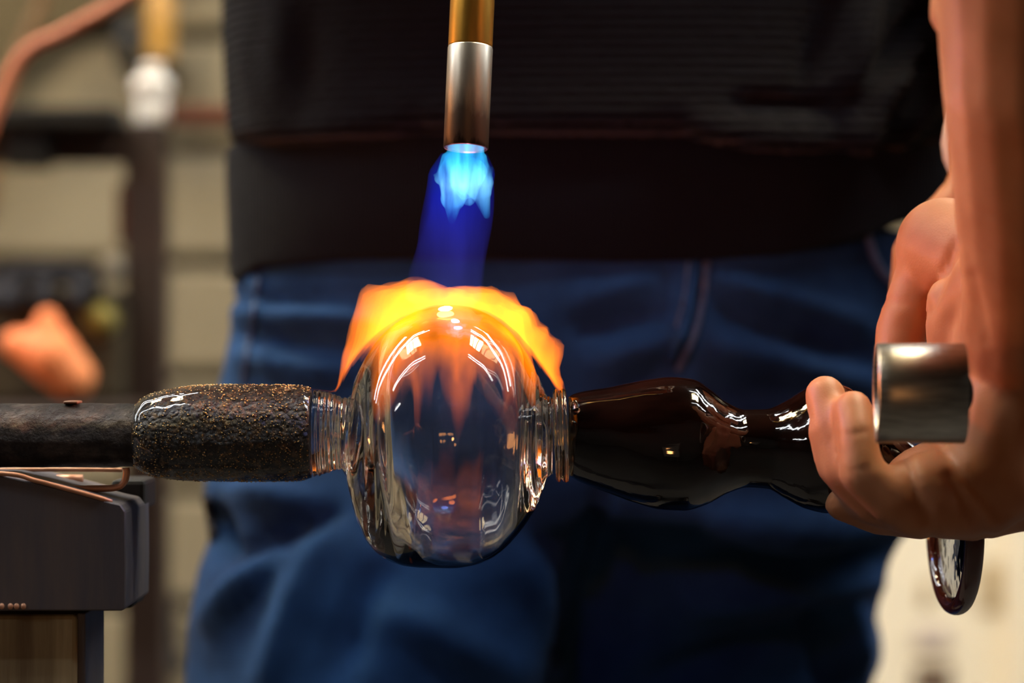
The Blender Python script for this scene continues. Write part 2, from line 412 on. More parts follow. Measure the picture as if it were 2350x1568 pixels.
# furnace at the side: a brick box with a round glowing mouth that faces the glass
ft = tag(empty('furnace', (-2.45, 0.45, 0)), 'grey brick furnace with a round glowing orange mouth', 'furnace')
rings = []
for rr, xx in ((0.5, 0), (0.5, 0.6), (0.46, 0.64), (0.20, 0.64), (0.18, 0.60), (0.18, 0.30)):
    ring = []
    for k in range(48):
        a = 2*PI*k/48; c, s_ = math.cos(a), math.sin(a)
        q = rr if rr < 0.3 else rr/max(abs(c), abs(s_))*0.92
        ring.append(Vector((-2.8+xx, 0.45+c*q, 0.95+s_*q)))
    rings.append(ring)
me = mesh('shell', *rings_mesh(rings)); fix_normals(me); link('shell', me, M['firebrick'], ft, False)
lathe = [[Vector((-2.48, 0.45+0.175*math.cos(2*PI*k/40)*q, 0.95+0.175*math.sin(2*PI*k/40)*q)) for k in range(40)] for q in (0.05, 1.0)]
me = mesh('glowing_mouth', *rings_mesh(lathe, cap=False)); link('glowing_mouth', me, M['furnace_hot'], ft, False)
for yy in (0.05, 0.85):
    for xx in (-2.7, -2.25): box('leg', (xx-.03, yy-.03, 0), (xx+.03, yy+.03, 0.5), M['rack'], ft)

rf = tag(empty('reheating_furnace', (0.25, -3.4, 0)), 'low brick reheating furnace with a small glowing round port against the front wall', 'furnace')
rings = []
for rr, yy in ((0.34, 0), (0.34, 0.3), (0.32, 0.33), (0.085, 0.33), (0.08, 0.30), (0.08, 0.15)):
    ring = []
    for k in range(48):
        a = 2*PI*k/48; c, s_ = math.cos(a), math.sin(a)
        q = rr if rr < 0.2 else rr/max(abs(c), abs(s_))*0.95
        ring.append(Vector((0.25+c*q, -3.55+yy, 0.93+s_*q)))
    rings.append(ring)
me = mesh('shell', *rings_mesh(rings)); fix_normals(me); link('shell', me, M['firebrick'], rf, False)
disc = [[Vector((0.25+0.078*math.cos(2*PI*k/32)*q, -3.38, 0.93+0.078*math.sin(2*PI*k/32)*q)) for k in range(32)] for q in (0.05, 1.0)]
me = mesh('glowing_port', *rings_mesh(disc, cap=False)); link('glowing_port', me, M['furnace_hot'], rf, False)
for xx in (0.0, 0.5):
    box('leg', (xx-.03, -3.5, 0), (xx+.03, -3.3, 0.62), M['rack'], rf)

# ------------------------------------------------------------------ background: rack, toolbox and the things on them
yr = 1.05
def Q(px, py, y): return P(px, py, y)
rk = tag(empty('iron_rack', (P(338, 0, yr).x, yr, 0)), 'dark brown iron rack with an upright post and sooty crossbar by the block wall', 'rack')
a = P(292, 0, yr); b_ = P(384, 0, yr)
box('post', (a.x, yr-.02, 0), (b_.x, yr+.02, P(0, 285, yr).z), M['rack'], rk, 0.003)
def rbox(name, l, t_, r, bt, y0, y1, mat, par, bev=0.003):
    A, B = P(l, bt, y0), P(r, t_, y0)
    return box(name, (A.x, y0, A.z), (B.x, y1, B.z), mat, par, bev)
rbox('crossbar', -700, 285, 290, 372, yr-.018, yr+.018, M['rack'], rk)
rbox('sooty_beam', -700, 243, 268, 290, yr-.06, yr+.0, M['rack_black'], rk)
rbox('clamp_block', 10, 290, 110, 385, yr-.05, yr-.02, M['rack_black'], rk)
rbox('rust_bar', 385, 243, 640, 287, yr-.015, yr+.015, M['rack_red'], rk)
rbox('lower_shelf', -700, 933, 292, 950, yr-.16, yr+.1, M['rack'], rk)
rbox('rust_patch', 268, 420, 291, 560, yr-.012, yr+.012, M['rack_red'], rk)
A = P(-700, 0, yr); box('far_post', (A.x-.04, yr-.02, 0), (A.x, yr+.02, P(0, 243, yr).z), M['rack'], rk)

# white bottle on the crossbar
wj = P(338, 300, yr-.03); s_ = sc(yr-.03)
bt = tag(empty('white_bottle', wj), 'small white plastic bottle standing on top of the iron rack post', 'bottle')
wj = Vector((wj.x, yr-.0, P(0, 285, yr).z))
lathe_z('body', [(0.001, 0), (36*s_, 0), (38*s_, 6*s_), (38*s_, 50*s_), (34*s_, 58*s_), (38*s_, 66*s_), (46*s_, 76*s_), (46*s_, 100*s_), (30*s_, 112*s_)], wj, M['white'], bt, 24)
lathe_z('cap', [(22*s_, 112*s_), (26*s_, 113*s_), (26*s_, 136*s_), (22*s_, 140*s_), (0.001, 140*s_)], wj, M['white'], bt, 24)
# wall shelf with two bottles
ys = Y1-0.12
sh = tag(empty('wall_shelf', P(330, 165, ys)), 'short dark shelf fixed to the block wall above the white bottle', 'shelf')
rbox('shelf_board', 262, 138, 400, 152, ys, Y1-.021, M['rack_black'], sh)
rbox('shelf_bracket', 300, 152, 312, 190, Y1-.05, Y1-.021, M['rack_black'], sh)
s_ = sc(ys+.04)
p = P(297, 138, ys+.04)
p.z = P(0, 138, ys).z
bb = tag(empty('black_bottle', p), 'squat black bottle on the short wall shelf beside the amber bottle', 'bottle')
lathe_z('body', [(0.001, 0), (28*s_, 0), (28*s_, 78*s_), (14*s_, 92*s_)], p, M['black_plastic'], bb, 20)
lathe_z('cap', [(14*s_, 92*s_), (14*s_, 112*s_), (0.001, 112*s_)], p, M['black_plastic'], bb, 16)
p = P(368, 138, ys+.04); p.z = P(0, 138, ys).z
gb = tag(empty('amber_bottle', p), 'tall amber yellow bottle on the short wall shelf', 'bottle')
lathe_z('body', [(0.001, 0), (26*s_, 0), (28*s_, 20*s_), (30*s_, 150*s_), (12*s_, 190*s_)], p, M['gold_b'], gb, 20)
lathe_z('cap', [(13*s_, 190*s_), (13*s_, 225*s_), (0.001, 226*s_)], p, M['black_plastic'], gb, 16)

# toolbox on the lower shelf, cloth over it, knobs in front, glove
yt = yr-.06
tb = tag(empty('toolbox', P(140, 925, yt)), 'dark olive metal toolbox on the rack shelf under a navy cloth', 'toolbox')
rbox('case', -60, 697, 275, 924, yt, yt+.12, M['toolbox'], tb, 0.006)
rbox('lid', -64, 664, 279, 696, yt-.003, yt+.123, M['toolbox'], tb, 0.006)
s_ = sc(yt-.02)
bm = bmesh.new(); ellipsoid(bm, P(232, 735, yt-.012), (38*s_, .014, 38*s_)); link('latch_knob', from_bm('latch_knob', bm), M['olive'], tb)['label'] = 'round olive yellow knob'
bm = bmesh.new(); ellipsoid(bm, P(258, 618, yt+.03), (30*s_, .012, 34*s_)); link('lid_knob', from_bm('lid_knob', bm), M['greyknob'], tb)['label'] = 'grey lid knob'
bm = bmesh.new()
ctl = [(-10, 640, 25), (40, 632, 32), (110, 628, 30), (190, 630, 28), (215, 650, 26)]
for i in range(len(ctl)-1):
    for yy in (yt-.012, yt+.05):
        round_cone(bm, P(ctl[i][0], ctl[i][1], yy), ctl[i][2]*s_, P(ctl[i+1][0], ctl[i+1][1], yy), ctl[i+1][2]*s_)
    round_cone(bm, P(ctl[i][0], ctl[i][1], yt), 20*s_, P(ctl[i][0]-12, ctl[i][1]+60, yt-.034), 26*s_)
me = remeshed('navy_cloth', bm, 0.004, 8); tag(link('navy_cloth', me, M['navy']), 'crumpled dark navy cloth thrown over the toolbox lid', 'cloth')
yg = yt-.07
bm = bmesh.new(); s_ = sc(yg)
for p0, r0, p1, r1 in (((35, 790), 36, (120, 820), 66), ((120, 820), 66, (165, 868), 52), ((110, 735), 30, (120, 810), 50), ((165, 870), 50, (172, 884), 38), ((120, 830), 50, (90, 770), 30), ((150, 820), 40, (195, 860), 26)):
    round_cone(bm, P(*p0, yg), r0*s_, P(*p1, yg), r1*s_)
me = remeshed('leather_glove', bm, 0.003, 10); tag(link('leather_glove', me, M['glove']), 'bright orange leather glove lying on the rack shelf behind the iron pipe', 'glove')

# hoses hanging at the top left
yh = 0.75
ph = smooth_path([P(-140, 700, yh), P(-70, 440, yh), P(-15, 270, yh), P(50, 130, yh), P(150, 72, yh), P(270, 5, yh), P(420, -110, yh), P(700, -500, yh+.1), P(760, -1100, yh+.2), (P(780, 0, yh).x, yh+.2, H)], 10)
tag(tube('rubber_hose', ph, 15*sc(yh), M['hose'], None, 14), 'salmon pink rubber hose curving down past the top of the block wall', 'hose')
ph = smooth_path([P(-30, 500, yh+.4), P(20, 200, yh+.4), P(75, 60, yh+.4), P(110, -60, yh+.4), P(140, -500, yh+.4), (P(140, 0, yh+.4).x, yh+.4, H)], 10)
tag(tube('rubber_hose', ph, 15*sc(yh+.4), M['hose2'], None, 14), 'dull tan rubber hose hanging straight behind the salmon pink one', 'hose')

# olive canvas sheet hung on the wall at the top left
yc_ = Y1-.05
out2 = [(-700, 800), (-140, 520), (-40, 300), (40, 150), (150, 78), (285, 0), (520, -160), (520, -700), (-700, -700)]
bm = bmesh.new()
fr = [bm.verts.new(P(*q, yc_)+Vector((0, .006*math.sin(i*2.1), 0))) for i, q in enumerate(out2)]; bk = [bm.verts.new(v.co+Vector((0, .006, 0))) for v in fr]
bm.faces.new(fr); bm.faces.new(list(reversed(bk)))
for i in range(len(fr)):
    k2 = (i+1) % len(fr); bm.faces.new((fr[k2], fr[i], bk[i], bk[k2]))
bmesh.ops.recalc_face_normals(bm, faces=bm.faces)
tag(link('canvas_sheet', from_bm('canvas_sheet', bm), M['canvas'], None, False), 'dull olive brown canvas sheet on the wall beyond the pink hose', 'sheet')

# dark hook tool hanging on the wall, lower left
yk = Y1-.045
hk = tag(empty('hanging_ladle', P(425, 1390, yk)), 'black iron ladle hanging on the block wall below the seeded brown glass', 'tool')
tube('handle', smooth_path([P(470, 1385, yk), P(425, 1375, yk), P(402, 1400, yk), P(400, 1450, yk), P(405, 1510, yk)], 6), 11*sc(yk), M['bracket'], hk, 12)
bm = bmesh.new(); ellipsoid(bm, P(408, 1525, yk), (24*sc(yk), .018, 30*sc(yk))); link('bowl', from_bm('bowl', bm), M['bracket'], hk)

# cream notice board, lower right
yn = Y1-.05
nb = tag(empty('notice_board', P(2250, 1400, yn)), 'pale cream board with dull paper notes on the wall behind the jeans', 'board')
rbox('board_panel', 1900, 900, 2620, 2000, yn, Y1-.021, M['cream'], nb)
rbox('frame_post', 2325, 900, 2362, 2000, yn-.02, yn, M['cream'], nb)
rbox('paper_note', 2100, 1440, 2180, 1490, yn-.004, yn, M['lavender_note'], nb)['label'] = 'pale lavender paper note'
rbox('paper_note', 2098, 1525, 2185, 1600, yn-.004, yn, M['brown_note'], nb)['label'] = 'dark brown paper note'
rbox('paper_note', 2248, 1290, 2298, 1405, yn-.004, yn, M['grey_note'], nb)['label'] = 'greyish tan paper note'
rbox('paper_note', 2115, 1330, 2140, 1390, yn-.004, yn, M['grey_note'], nb)['label'] = 'narrow tan paper note'

# ------------------------------------------------------------------ standing person
def itp(tab, v):
    return [float(np.interp(v, [t[0] for t in tab], [t[k] for t in tab])) for k in range(1, len(tab[0]))]
YT = 0.40                                   # depth of the body's axis
def zpx(py): return P(0, py, YT).z
def xpx(px): return P(px, 0, YT).x
def loft(bm, rows, n=48, pw=2.3):
    """rows: (z, xl, xr, yc, b): closed superellipse sections"""
    rings = []
    for z, xl, xr, yc, b in rows:
        ring = []
        for k in range(n):
            a = 2*PI*k/n; c, s_ = math.cos(a), math.sin(a)
            q = (abs(c)**pw+abs(s_)**pw)**(-1/pw)
            ring.append(Vector(((xl+xr)/2+(xr-xl)/2*c*q, yc-b*s_*q, z)))
        rings.append(ring)
    V, F = rings_mesh(rings); vs = [bm.verts.new(q) for q in V]
    for f in F: bm.faces.new([vs[i] for i in f])

def hand_prims(bm, wrist, d, up, curl=1.0, side=1, s=1.0):
    """a hand of palm, four jointed fingers and thumb from capsules; d: forearm direction, up: back of the hand"""
    d = Vector(d).normalized(); up = (Vector(up)-d*Vector(up).dot(d)).normalized(); sd = d.cross(up)*side
    W = Vector(wrist)
    for k in (-1, 0, 1, 2):
        round_cone(bm, W+sd*(k-.5)*0.012*s, 0.017*s, W+d*0.085*s+sd*(k-.5)*0.0205*s, 0.012*s)
    for k, ln in zip((-1, 0, 1, 2), (0.92, 1.06, 1.0, 0.78)):
        p = W+d*0.088*s+sd*(k-.5)*0.0205*s; ang = 0; r = 0.0095*s*(0.85 if k == 2 else 1)
        for seg, a in ((0.044, 0.75), (0.027, 1.0), (0.022, 0.6)):
            ang += a*curl; q = p+(d*math.cos(ang)-up*math.sin(ang))*seg*ln*s
            round_cone(bm, p, r, q, r*0.92); p = q; r *= 0.92
    p = W+d*0.025*s-sd*0.026*s
    for dirv, L, r in ((d*0.6-sd*0.7-up*0.4, 0.042, 0.015), (d*0.85-sd*0.1-up*0.55, 0.034, 0.0115), (d*0.8+sd*0.35-up*0.5, 0.027, 0.0105)):
        q = p+dirv.normalized()*L*s; round_cone(bm, p, r*s, q, r*0.9*s); p = q

CX = (xpx(530)+xpx(2195))/2                 # body axis
shL, shR = Vector((CX-.19, YT, 1.43)), Vector((CX+.19, YT, 1.43))
elL, wrL = Vector((CX-.27, .24, 1.27)), Vector((-.055, .115, 1.262))
elR, wrR = Vector((P(2420, 60, .34).x, .33, 1.13)), Vector((P(2325, 330, .13).x, .13, P(0, 330, .13).z))
bm = bmesh.new()
loft(bm, [(0.86, CX-.17, CX+.17, YT, .10), (1.0, CX-.17, CX+.17, YT, .105), (1.2, CX-.165, CX+.165, YT, .105), (1.38, CX-.17, CX+.17, YT, .10), (1.46, CX-.10, CX+.10, YT, .07)])
round_cone(bm, (CX, YT, 1.42), .06, (CX, YT-.01, 1.56), .055)
ellipsoid(bm, (CX, YT-.02, 1.655), (.077, .097, .115))
round_cone(bm, (CX, YT-.045, 1.60), .045, (CX, YT-.075, 1.565), .03)      # jaw
round_cone(bm, (CX, YT-.11, 1.665), .010, (CX, YT-.126, 1.635), .014)      # nose
for sx in (-1, 1):
    ellipsoid(bm, (CX+sx*.078, YT, 1.645), (.012, .02, .032))              # ears
round_cone(bm, shL, .058, elL, .046); round_cone(bm, elL, .045, wrL, .029)
round_cone(bm, shR, .058, elR, .046); round_cone(bm, elR, .045, wrR, .029)
hand_prims(bm, wrL, (1, -.75, .02), (-.5, -.7, .3), 0.95, 1)
hand_prims(bm, wrR, (.12, -.25, -1), (.3, -1, .2), 1.0, -1)
for sx, cx_, cyy in ((-1, CX-.115, .37), (1, CX+.085, .47)):
    round_cone(bm, (cx_, cyy, .86), .075, (cx_, cyy, .5), .055); round_cone(bm, (cx_, cyy, .5), .055, (cx_, cyy+.02, .09), .042)
me = remeshed('person', bm, 0.006, 6)
man = link('person', me, M['skin'])
tag(man, 'standing person in black ribbed sweater and blue jeans behind the hot glass', 'person')

# jeans
PEL = [(540, 562, 2185), (640, 556, 2180), (760, 540, 2172), (870, 516, 2160), (1000, 482, 2140), (1130, 455, 2112), (1180, 462, 2100)]
bm = bmesh.new()
rows = []
for py in range(540, 1181, 32):
    l, r = itp(PEL, py); f = (py-540)/640
    rows.append((zpx(py), xpx(l), xpx(r), YT-.005, 0.118+0.012*math.sin(PI*f)))
loft(bm, rows)
LL = [(1010, 520, 1440, .385, .105), (1130, 458, 1405, .378, .112), (1250, 474, 1368, .372, .115), (1400, 456, 1322, .366, .112), (1568, 432, 1272, .360, .108), (2400, 520, 1140, .36, .085), (3900, 560, 1060, .38, .075)]
RL = [(1010, 1330, 2130, .405, .10), (1130, 1310, 2108, .425, .11), (1250, 1270, 2086, .445, .112), (1400, 1230, 2052, .46, .11), (1568, 1180, 2012, .475, .105), (2400, 1300, 2000, .44, .085), (3900, 1440, 1920, .45, .075)]
for T in (LL, RL):
    rows = []
    for py in list(range(1010, 1700, 40))+[1900, 2200, 2500, 3000, 3500, 3900]:
        l, r, yc, b = itp(T, py); rows.append((zpx(py), xpx(l), xpx(r), yc, b))
    loft(bm, rows, pw=2.15)
me = remeshed('jeans', bm, 0.006, 10)
folds = [(560, 690, 830, 680, -.007, 16), (570, 720, 860, 735, .006, 18), (560, 770, 800, 790, -.006, 16), (570, 830, 780, 850, .006, 18), (590, 640, 640, 860, .004, 14),
         (540, 1130, 700, 1160, .010, 30), (480, 1180, 500, 1260, -.02, 24), (530, 1290, 760, 1180, -.008, 24), (500, 1420, 620, 1280, .010, 36), (620, 1568, 720, 1250, .007, 40), (760, 1568, 860, 1330, -.006, 40),
         (900, 1400, 1180, 1540, .005, 50), (1200, 1250, 1260, 1450, .006, 40), (1380, 1130, 1290, 1500, -.010, 26),
         (1300, 700, 1500, 640, .004, 24), (1340, 760, 1520, 720, -.006, 18), (1380, 830, 1540, 780, .006, 20), (1440, 900, 1560, 830, -.006, 18),
         (1570, 600, 1560, 820, .007, 16), (1650, 640, 1980, 740, .006, 26), (1660, 720, 2000, 820, -.006, 22), (1660, 800, 1980, 880, .008, 30), (1640, 900, 1850, 920, -.006, 26),
         (1650, 1200, 2050, 1190, .010, 34), (1560, 1290, 2000, 1270, -.009, 28), (1600, 1400, 1990, 1330, .008, 34), (1500, 1560, 1900, 1430, -.008, 34), (1960, 1400, 1960, 1568, .008, 26), (1890, 1380, 1880, 1568, -.005, 24)]
ff = seg_fold(folds)
def jeans_d(co, nn):
    n = noise.fractal(co*9.0, 1.0, 2.0, 3)*0.0045+noise.fractal(Vector((co.x*14, co.y*14, co.z*30)), 1.0, 2.0, 2)*0.0016
    return n*1.3+1.7*ff(co, nn)
displace(me, jeans_d)
jeans = link('jeans', me, M['denim'], man)
bvh = BVHTree.FromPolygons([v.co.copy() for v in me.vertices], [tuple(p.vertices) for p in me.polygons])
camP = Vector((0, -D, ZC))
def on_jeans(px, py, lift=0.0015):
    d = (P(px, py, 0.3)-camP).normalized()
    h = bvh.ray_cast(camP, d)
    return (h[0]-d*lift) if h[0] else P(px, py, .3)
def cloth_strip(name, pts, rpx, mat, flat=0.35):
    q = [on_jeans(*p) for p in smooth_path(pts, 8)]
    return tube(name, q, rpx*sc(.28), mat, jeans, 8, 1.0)
cloth_strip('fly_seam', [(1598, 596), (1585, 680), (1566, 760), (1540, 830)], 12, M['denim'])
cloth_strip('fly_stitch', [(1622, 600), (1612, 690), (1592, 770), (1556, 850)], 8, M['seam'])
cloth_strip('fly_stitch', [(1580, 600), (1570, 680), (1552, 750)], 3, M['seam'])
cloth_strip('pocket_hem', [(1992, 540), (2012, 600), (2050, 650), (2110, 690), (2170, 700)], 9, M['seam'])
cloth_strip('side_seam', [(592, 640), (580, 720), (568, 800), (556, 880)], 5, M['seam'])
cloth_strip('inseam', [(1392, 1150), (1350, 1280), (1312, 1420), (1272, 1560)], 5, M['denim'])
cloth_strip('pocket_flap', [(478, 1140), (486, 1180), (494, 1235)], 16, M['navy'])

# sweater: body and sleeves in one ribbed knit, hem band below
SW = [(332, 528, 2212), (250, 519, 2220), (150, 516, 2226), (0, 513, 2232), (-200, 505, 2238), (-500, 480, 2260)]
bm = bmesh.new(); rows = []
for py in (372, 350, 335, 310, 280, 240, 180, 100, 0, -100, -250, -400):
    l, r = itp(sorted(SW), py); bul = {372: -.03, 350: -.010, 335: -.003}.get(py, 0)
    rows.append((zpx(py), xpx(l)-bul, xpx(r)+bul, YT, .150+bul+.006*math.exp(-((py-300)/60)**2)))
rows += [(1.36, CX-.225, CX+.225, YT, .14), (1.44, CX-.18, CX+.18, YT, .11), (1.49, CX-.085, CX+.085, YT, .075), (1.52, CX-.072, CX+.072, YT, .068)]
loft(bm, rows)
round_cone(bm, shL, .080, elL, .066); round_cone(bm, elL, .064, elL.lerp(wrL, .55), .052)
round_cone(bm, shR, .080, elR+Vector((0, 0, .03)), .070); round_cone(bm, elR+Vector((0, 0, .03)), .066, elR.lerp(wrR, .2), .060)
me = remeshed('sweater', bm, 0.005, 8)
ff2 = seg_fold([(1990, 0, 1930, 230, .020, 32), (1900, 0, 1850, 200, -.010, 30), (2090, 120, 1960, 280, .022, 30), (2120, 20, 2030, 170, -.014, 24), (1990, 290, 1600, 285, .020, 26), (1700, 235, 1960, 245, -.012, 24), (2150, 200, 2050, 320, .010, 26), (2160, 120, 2080, 160, -.012, 22),
                (560, 60, 600, 250, .006, 36), (650, 0, 640, 260, .006, 44), (700, 50, 700, 260, -.004, 40), (560, 300, 900, 290, .006, 26), (1000, 280, 1500, 285, .004, 30)])
displace(me, lambda co, nn: ff2(co, nn)+noise.fractal(co*7.0, 1.0, 2.0, 2)*0.004)
link('sweater', me, M['knit'], man)
HB = [(545, 640), (600, 606), (800, 591), (1100, 586), (1400, 600), (1600, 596), (1800, 580), (1990, 542), (2080, 495), (2190, 470)]
rings = []; n = 160
for f in np.linspace(0, 1, 26):
    ring = []
    for k in range(n):
        a = 2*PI*k/n; c, s_ = math.cos(a), math.sin(a); pw = 2.3; q = (abs(c)**pw+abs(s_)**pw)**(-1/pw)
        x = CX+(.222+.002*math.sin(f*PI))*c*q; y = YT-(.136+.006*math.sin(f*PI))*s_*q
        py = float(np.interp(1175+x/sc(max(y, .262)), [h[0] for h in HB], [h[1] for h in HB]))
        zb = P(0, py, min(y, .40)).z; zt = zpx(325)
        out = 1.0-0.03*max(0, (f-.9)/.1)+0.012*math.sin(a*3+f*2)*(1-f)
        ring.append(Vector((CX+(x-CX)*out, YT+(y-YT)*out, zb+(zt-zb)*f)))
    rings.append(ring)
for i in range(3):     # turned-in bottom edge
    rings.insert(0, [Vector((CX+(v.x-CX)*(1-.022*(i+1)), YT+(v.y-YT)*(1-.03*(i+1)), v.z+(-.002 if i == 0 else .004*(i)))) for v in rings[i]])
me = mesh('sweater_hem', *rings_mesh(rings, cap=False)); fix_normals(me)
displace(me, lambda co, nn: noise.fractal(co*8.0, 1.0, 2.0, 2)*0.003)
link('sweater_hem', me, M['hem'], man)
for cx_, cyy in ((CX-.115, .36), (CX+.10, .43)):
    bm = bmesh.new(); round_cone(bm, (cx_, cyy+.05, .06), .055, (cx_, cyy-.12, .045), .045); round_cone(bm, (cx_, cyy+.03, .06), .052, (cx_, cyy+.03, .14), .055)
    box_bm(bm, (cx_-.045, cyy-.15, 0.0), (cx_+.045, cyy+.09, .03), .01)
    link('boot', remeshed('boot', bm, 0.006, 5), M['boot'], man)
bm = bmesh.new(); ellipsoid(bm, (CX, YT+.012, 1.69), (.086, .098, .098)); link('hair', remeshed('hair', bm, .006, 3), M['hair'], man)
for sx in (-1, 1):
    bm = bmesh.new(); ellipsoid(bm, (CX+sx*.031, YT-.104, 1.662), (.012, .008, .008)); link('eye', from_bm('eye', bm), M['white'], man)
bm = bmesh.new(); ellipsoid(bm, (CX, YT-.104, 1.598), (.024, .007, .007)); link('mouth', from_bm('mouth', bm), M['nail'], man)
# pale band round the wrist that shows past the near forearm
wd = (wrR-elR).normalized(); wp = wrR-wd*.012
o = tube('wristband', [wp-wd*.0, wp+wd*.016], [.036, .036], M['white'], man, 24); o['label'] = 'pale wristband'

# ------------------------------------------------------------------ near arm and hand gripping the dark glass
bm = bmesh.new()
def cap(*pts):
    for a, b in zip(pts, pts[1:]):
        round_cone(bm, P(a[0], a[1], a[2]), a[3]*sc(a[2]), P(b[0], b[1], b[2]), b[3]*sc(b[2]), 18)
cap((2700, -1750, -.22, 300), (2480, -560, -.19, 265))                                        # upper arm
cap((2480, -560, -.19, 255), (2398, -150, -.165, 255), (2388, 180, -.14, 228), (2392, 430, -.11, 205), (2385, 640, -.08, 178), (2375, 760, -.06, 170))
cap((2215, -120, -.15, 70), (2185, 35, -.13, 52))
cap((2375, 700, -.05, 172), (2345, 900, -.035, 178), (2352, 1050, -.03, 172))                  # heel of the palm
cap((2352, 1055, -.03, 168), (2240, 1105, -.03, 140), (2130, 1130, -.03, 112))                 # palm floor
cap((2240, 1120, -.05, 118), (2110, 1140, -.055, 100))
cap((2310, 940, -.05, 125), (2290, 1080, -.05, 125))
cap((2345, 640, -.02, 150), (2168, 566, .012, 114), (2110, 660, .014, 66), (2068, 762, .010, 60), (2048, 880, .0, 46))   # thumb
cap((2320, 640, -.045, 120), (2215, 700, -.025, 92), (2225, 790, -.02, 98), (2300, 900, -.03, 120))                    # thenar
cap((2150, 1165, -.055, 66), (2050, 1150, -.062, 60), (1978, 1085, -.062, 52), (1966, 1000, -.057, 46), (1956, 942, -.048, 47))     # index finger
cap((2130, 1175, -.035, 66), (2010, 1150, -.045, 56), (1938, 1080, -.047, 48), (1908, 985, -.040, 44), (1894, 908, -.030, 48))      # middle
cap((2110, 1180, -.02, 60), (1990, 1150, -.036, 50), (1912, 1070, -.041, 40), (1886, 992, -.038, 34))                                # ring
cap((2120, 1185, -.01, 56), (2020, 1190, -.022, 40), (1930, 1157, -.026, 38))                                                        # little
me = remeshed('person', bm, 0.0022, 7)
for_fold = seg_fold([(2080, 1060, 2120, 1190, -.004, 14), (2180, 1090, 2260, 1230, -.0035, 16), (2150, 1010, 2290, 1180, -.0035, 14), (2125, 1130, 2140, 1240, -.002, 14),
                     (2190, 560, 2130, 720, -.003, 12), (2230, 640, 2260, 780, -.002, 18), (1930, 1000, 1990, 990, -.0005, 8), (1940, 1085, 2000, 1070, -.0006, 8), (2030, 690, 2085, 700, -.001, 8)])
displace(me, lambda co, nn: (for_fold(co, nn) if co.y < .1 else 0)+noise.fractal(co*30.0, 1.0, 2.0, 2)*0.0006)
arm = link('person', me, M['skin'])
tag(arm, 'bare forearm and hand closest to the camera with curled fingers gripping the dark brown glass', 'person')
# short dark sleeve round the upper arm, out of the picture
a0, a1 = P(2700, -1750, -.22), P(2480, -560, -.19)
V, F = tube_geo([a0, a0.lerp(a1, .3), a0.lerp(a1, .55)], [.064, .060, .060], 32); me = mesh('sleeve', V, F); fix_normals(me)
link('sleeve', me, M['tshirt'], arm)

# steel ring in front of the palm
yst = -0.094; ss = sc(yst)
stl = tag(empty('steel_tube', P(2113, 903, yst)), 'short brushed steel tube held against the palm of the gripping hand', 'tube')
rings = []; R = 115*ss; L = 100*ss; n = 72
for x, r in ((-L, R-.0032), (-L-.0002, R-.0028), (-L-.0006, R-.0022), (-L-.0004, R-.0005), (-L+.0003, R), (-L+.0060, R), (L-.0004, R), (L, R-.0005), (L, R-.0028), (L-.0004, R-.0032)):
    rings.append([Vector((x, -math.sin(2*PI*k/n)*r, math.cos(2*PI*k/n)*r)) for k in range(n)])
V, F = rings_mesh(rings+[rings[0]], cap=False)
me = mesh('tube_wall', V, F); bm = bmesh.new(); bm.from_mesh(me); bmesh.ops.remove_doubles(bm, verts=bm.verts, dist=1e-6); bmesh.ops.recalc_face_normals(bm, faces=bm.faces); bm.to_mesh(me); bm.free()
rot = Matrix.Rotation(math.radians(-4), 4, 'Z')
me.transform(Matrix.Translation(stl.location) @ rot)
o = link('tube_wall', me, M['steel'], stl)
m = o.modifiers.new('b', 'EDGE_SPLIT') if False else None
# dark rod that carries the tube, running back into the fist
c0 = stl.location
tube('inner_rod', [c0+Vector((-.004, 0, 0)), c0+Vector((.008, .004, 0)), c0+Vector((.016, .010, 0))], [.012, .012, .011], M['bracket'], stl, 24)

# ------------------------------------------------------------------ iron pipe and the glass
YC_PX = 1000; ZA = P(0, YC_PX).z; U = 0.0002
def X(px): return (px-1175)*U
def pipe_r(x, a):
    p = Vector((x*60, math.cos(a)*1.2, math.sin(a)*1.2)); e = max(0, 1-abs((x-X(280))/(60*U)))
    return noise.fractal(p, 1.0, 2.0, 4)*(0.00035+0.0008*e)
prof = [(X(-4200), 10*U, 10*U), (X(-4199), 74*U, 74*U)]+[(X(x), 74*U, 74*U) for x in list(range(-4000, -100, 300))+list(range(-100, 330, 4))]+[(X(330), 10*U, 10*U)]
prof = [(x, a*(1.0), b*0.985) for x, a, b in prof]
rings = lathe_x(prof, 72, 0, ZA, pipe_r)
me = mesh('iron_pipe', *rings_mesh(rings)); fix_normals(me)
pipe = link('iron_pipe', me, M['pipe'])
tag(pipe, 'dark scaled iron blowing pipe entering from the side and carrying the hot glass', 'pipe')
bm = bmesh.new(); box_bm(bm, (X(150), -.006, ZA+73*U), (X(183), .008, ZA+80*U), .0006)
o = link('scale_flake', from_bm('scale_flake', bm), M['flake'], pipe); o['label'] = 'brown flake of scale'

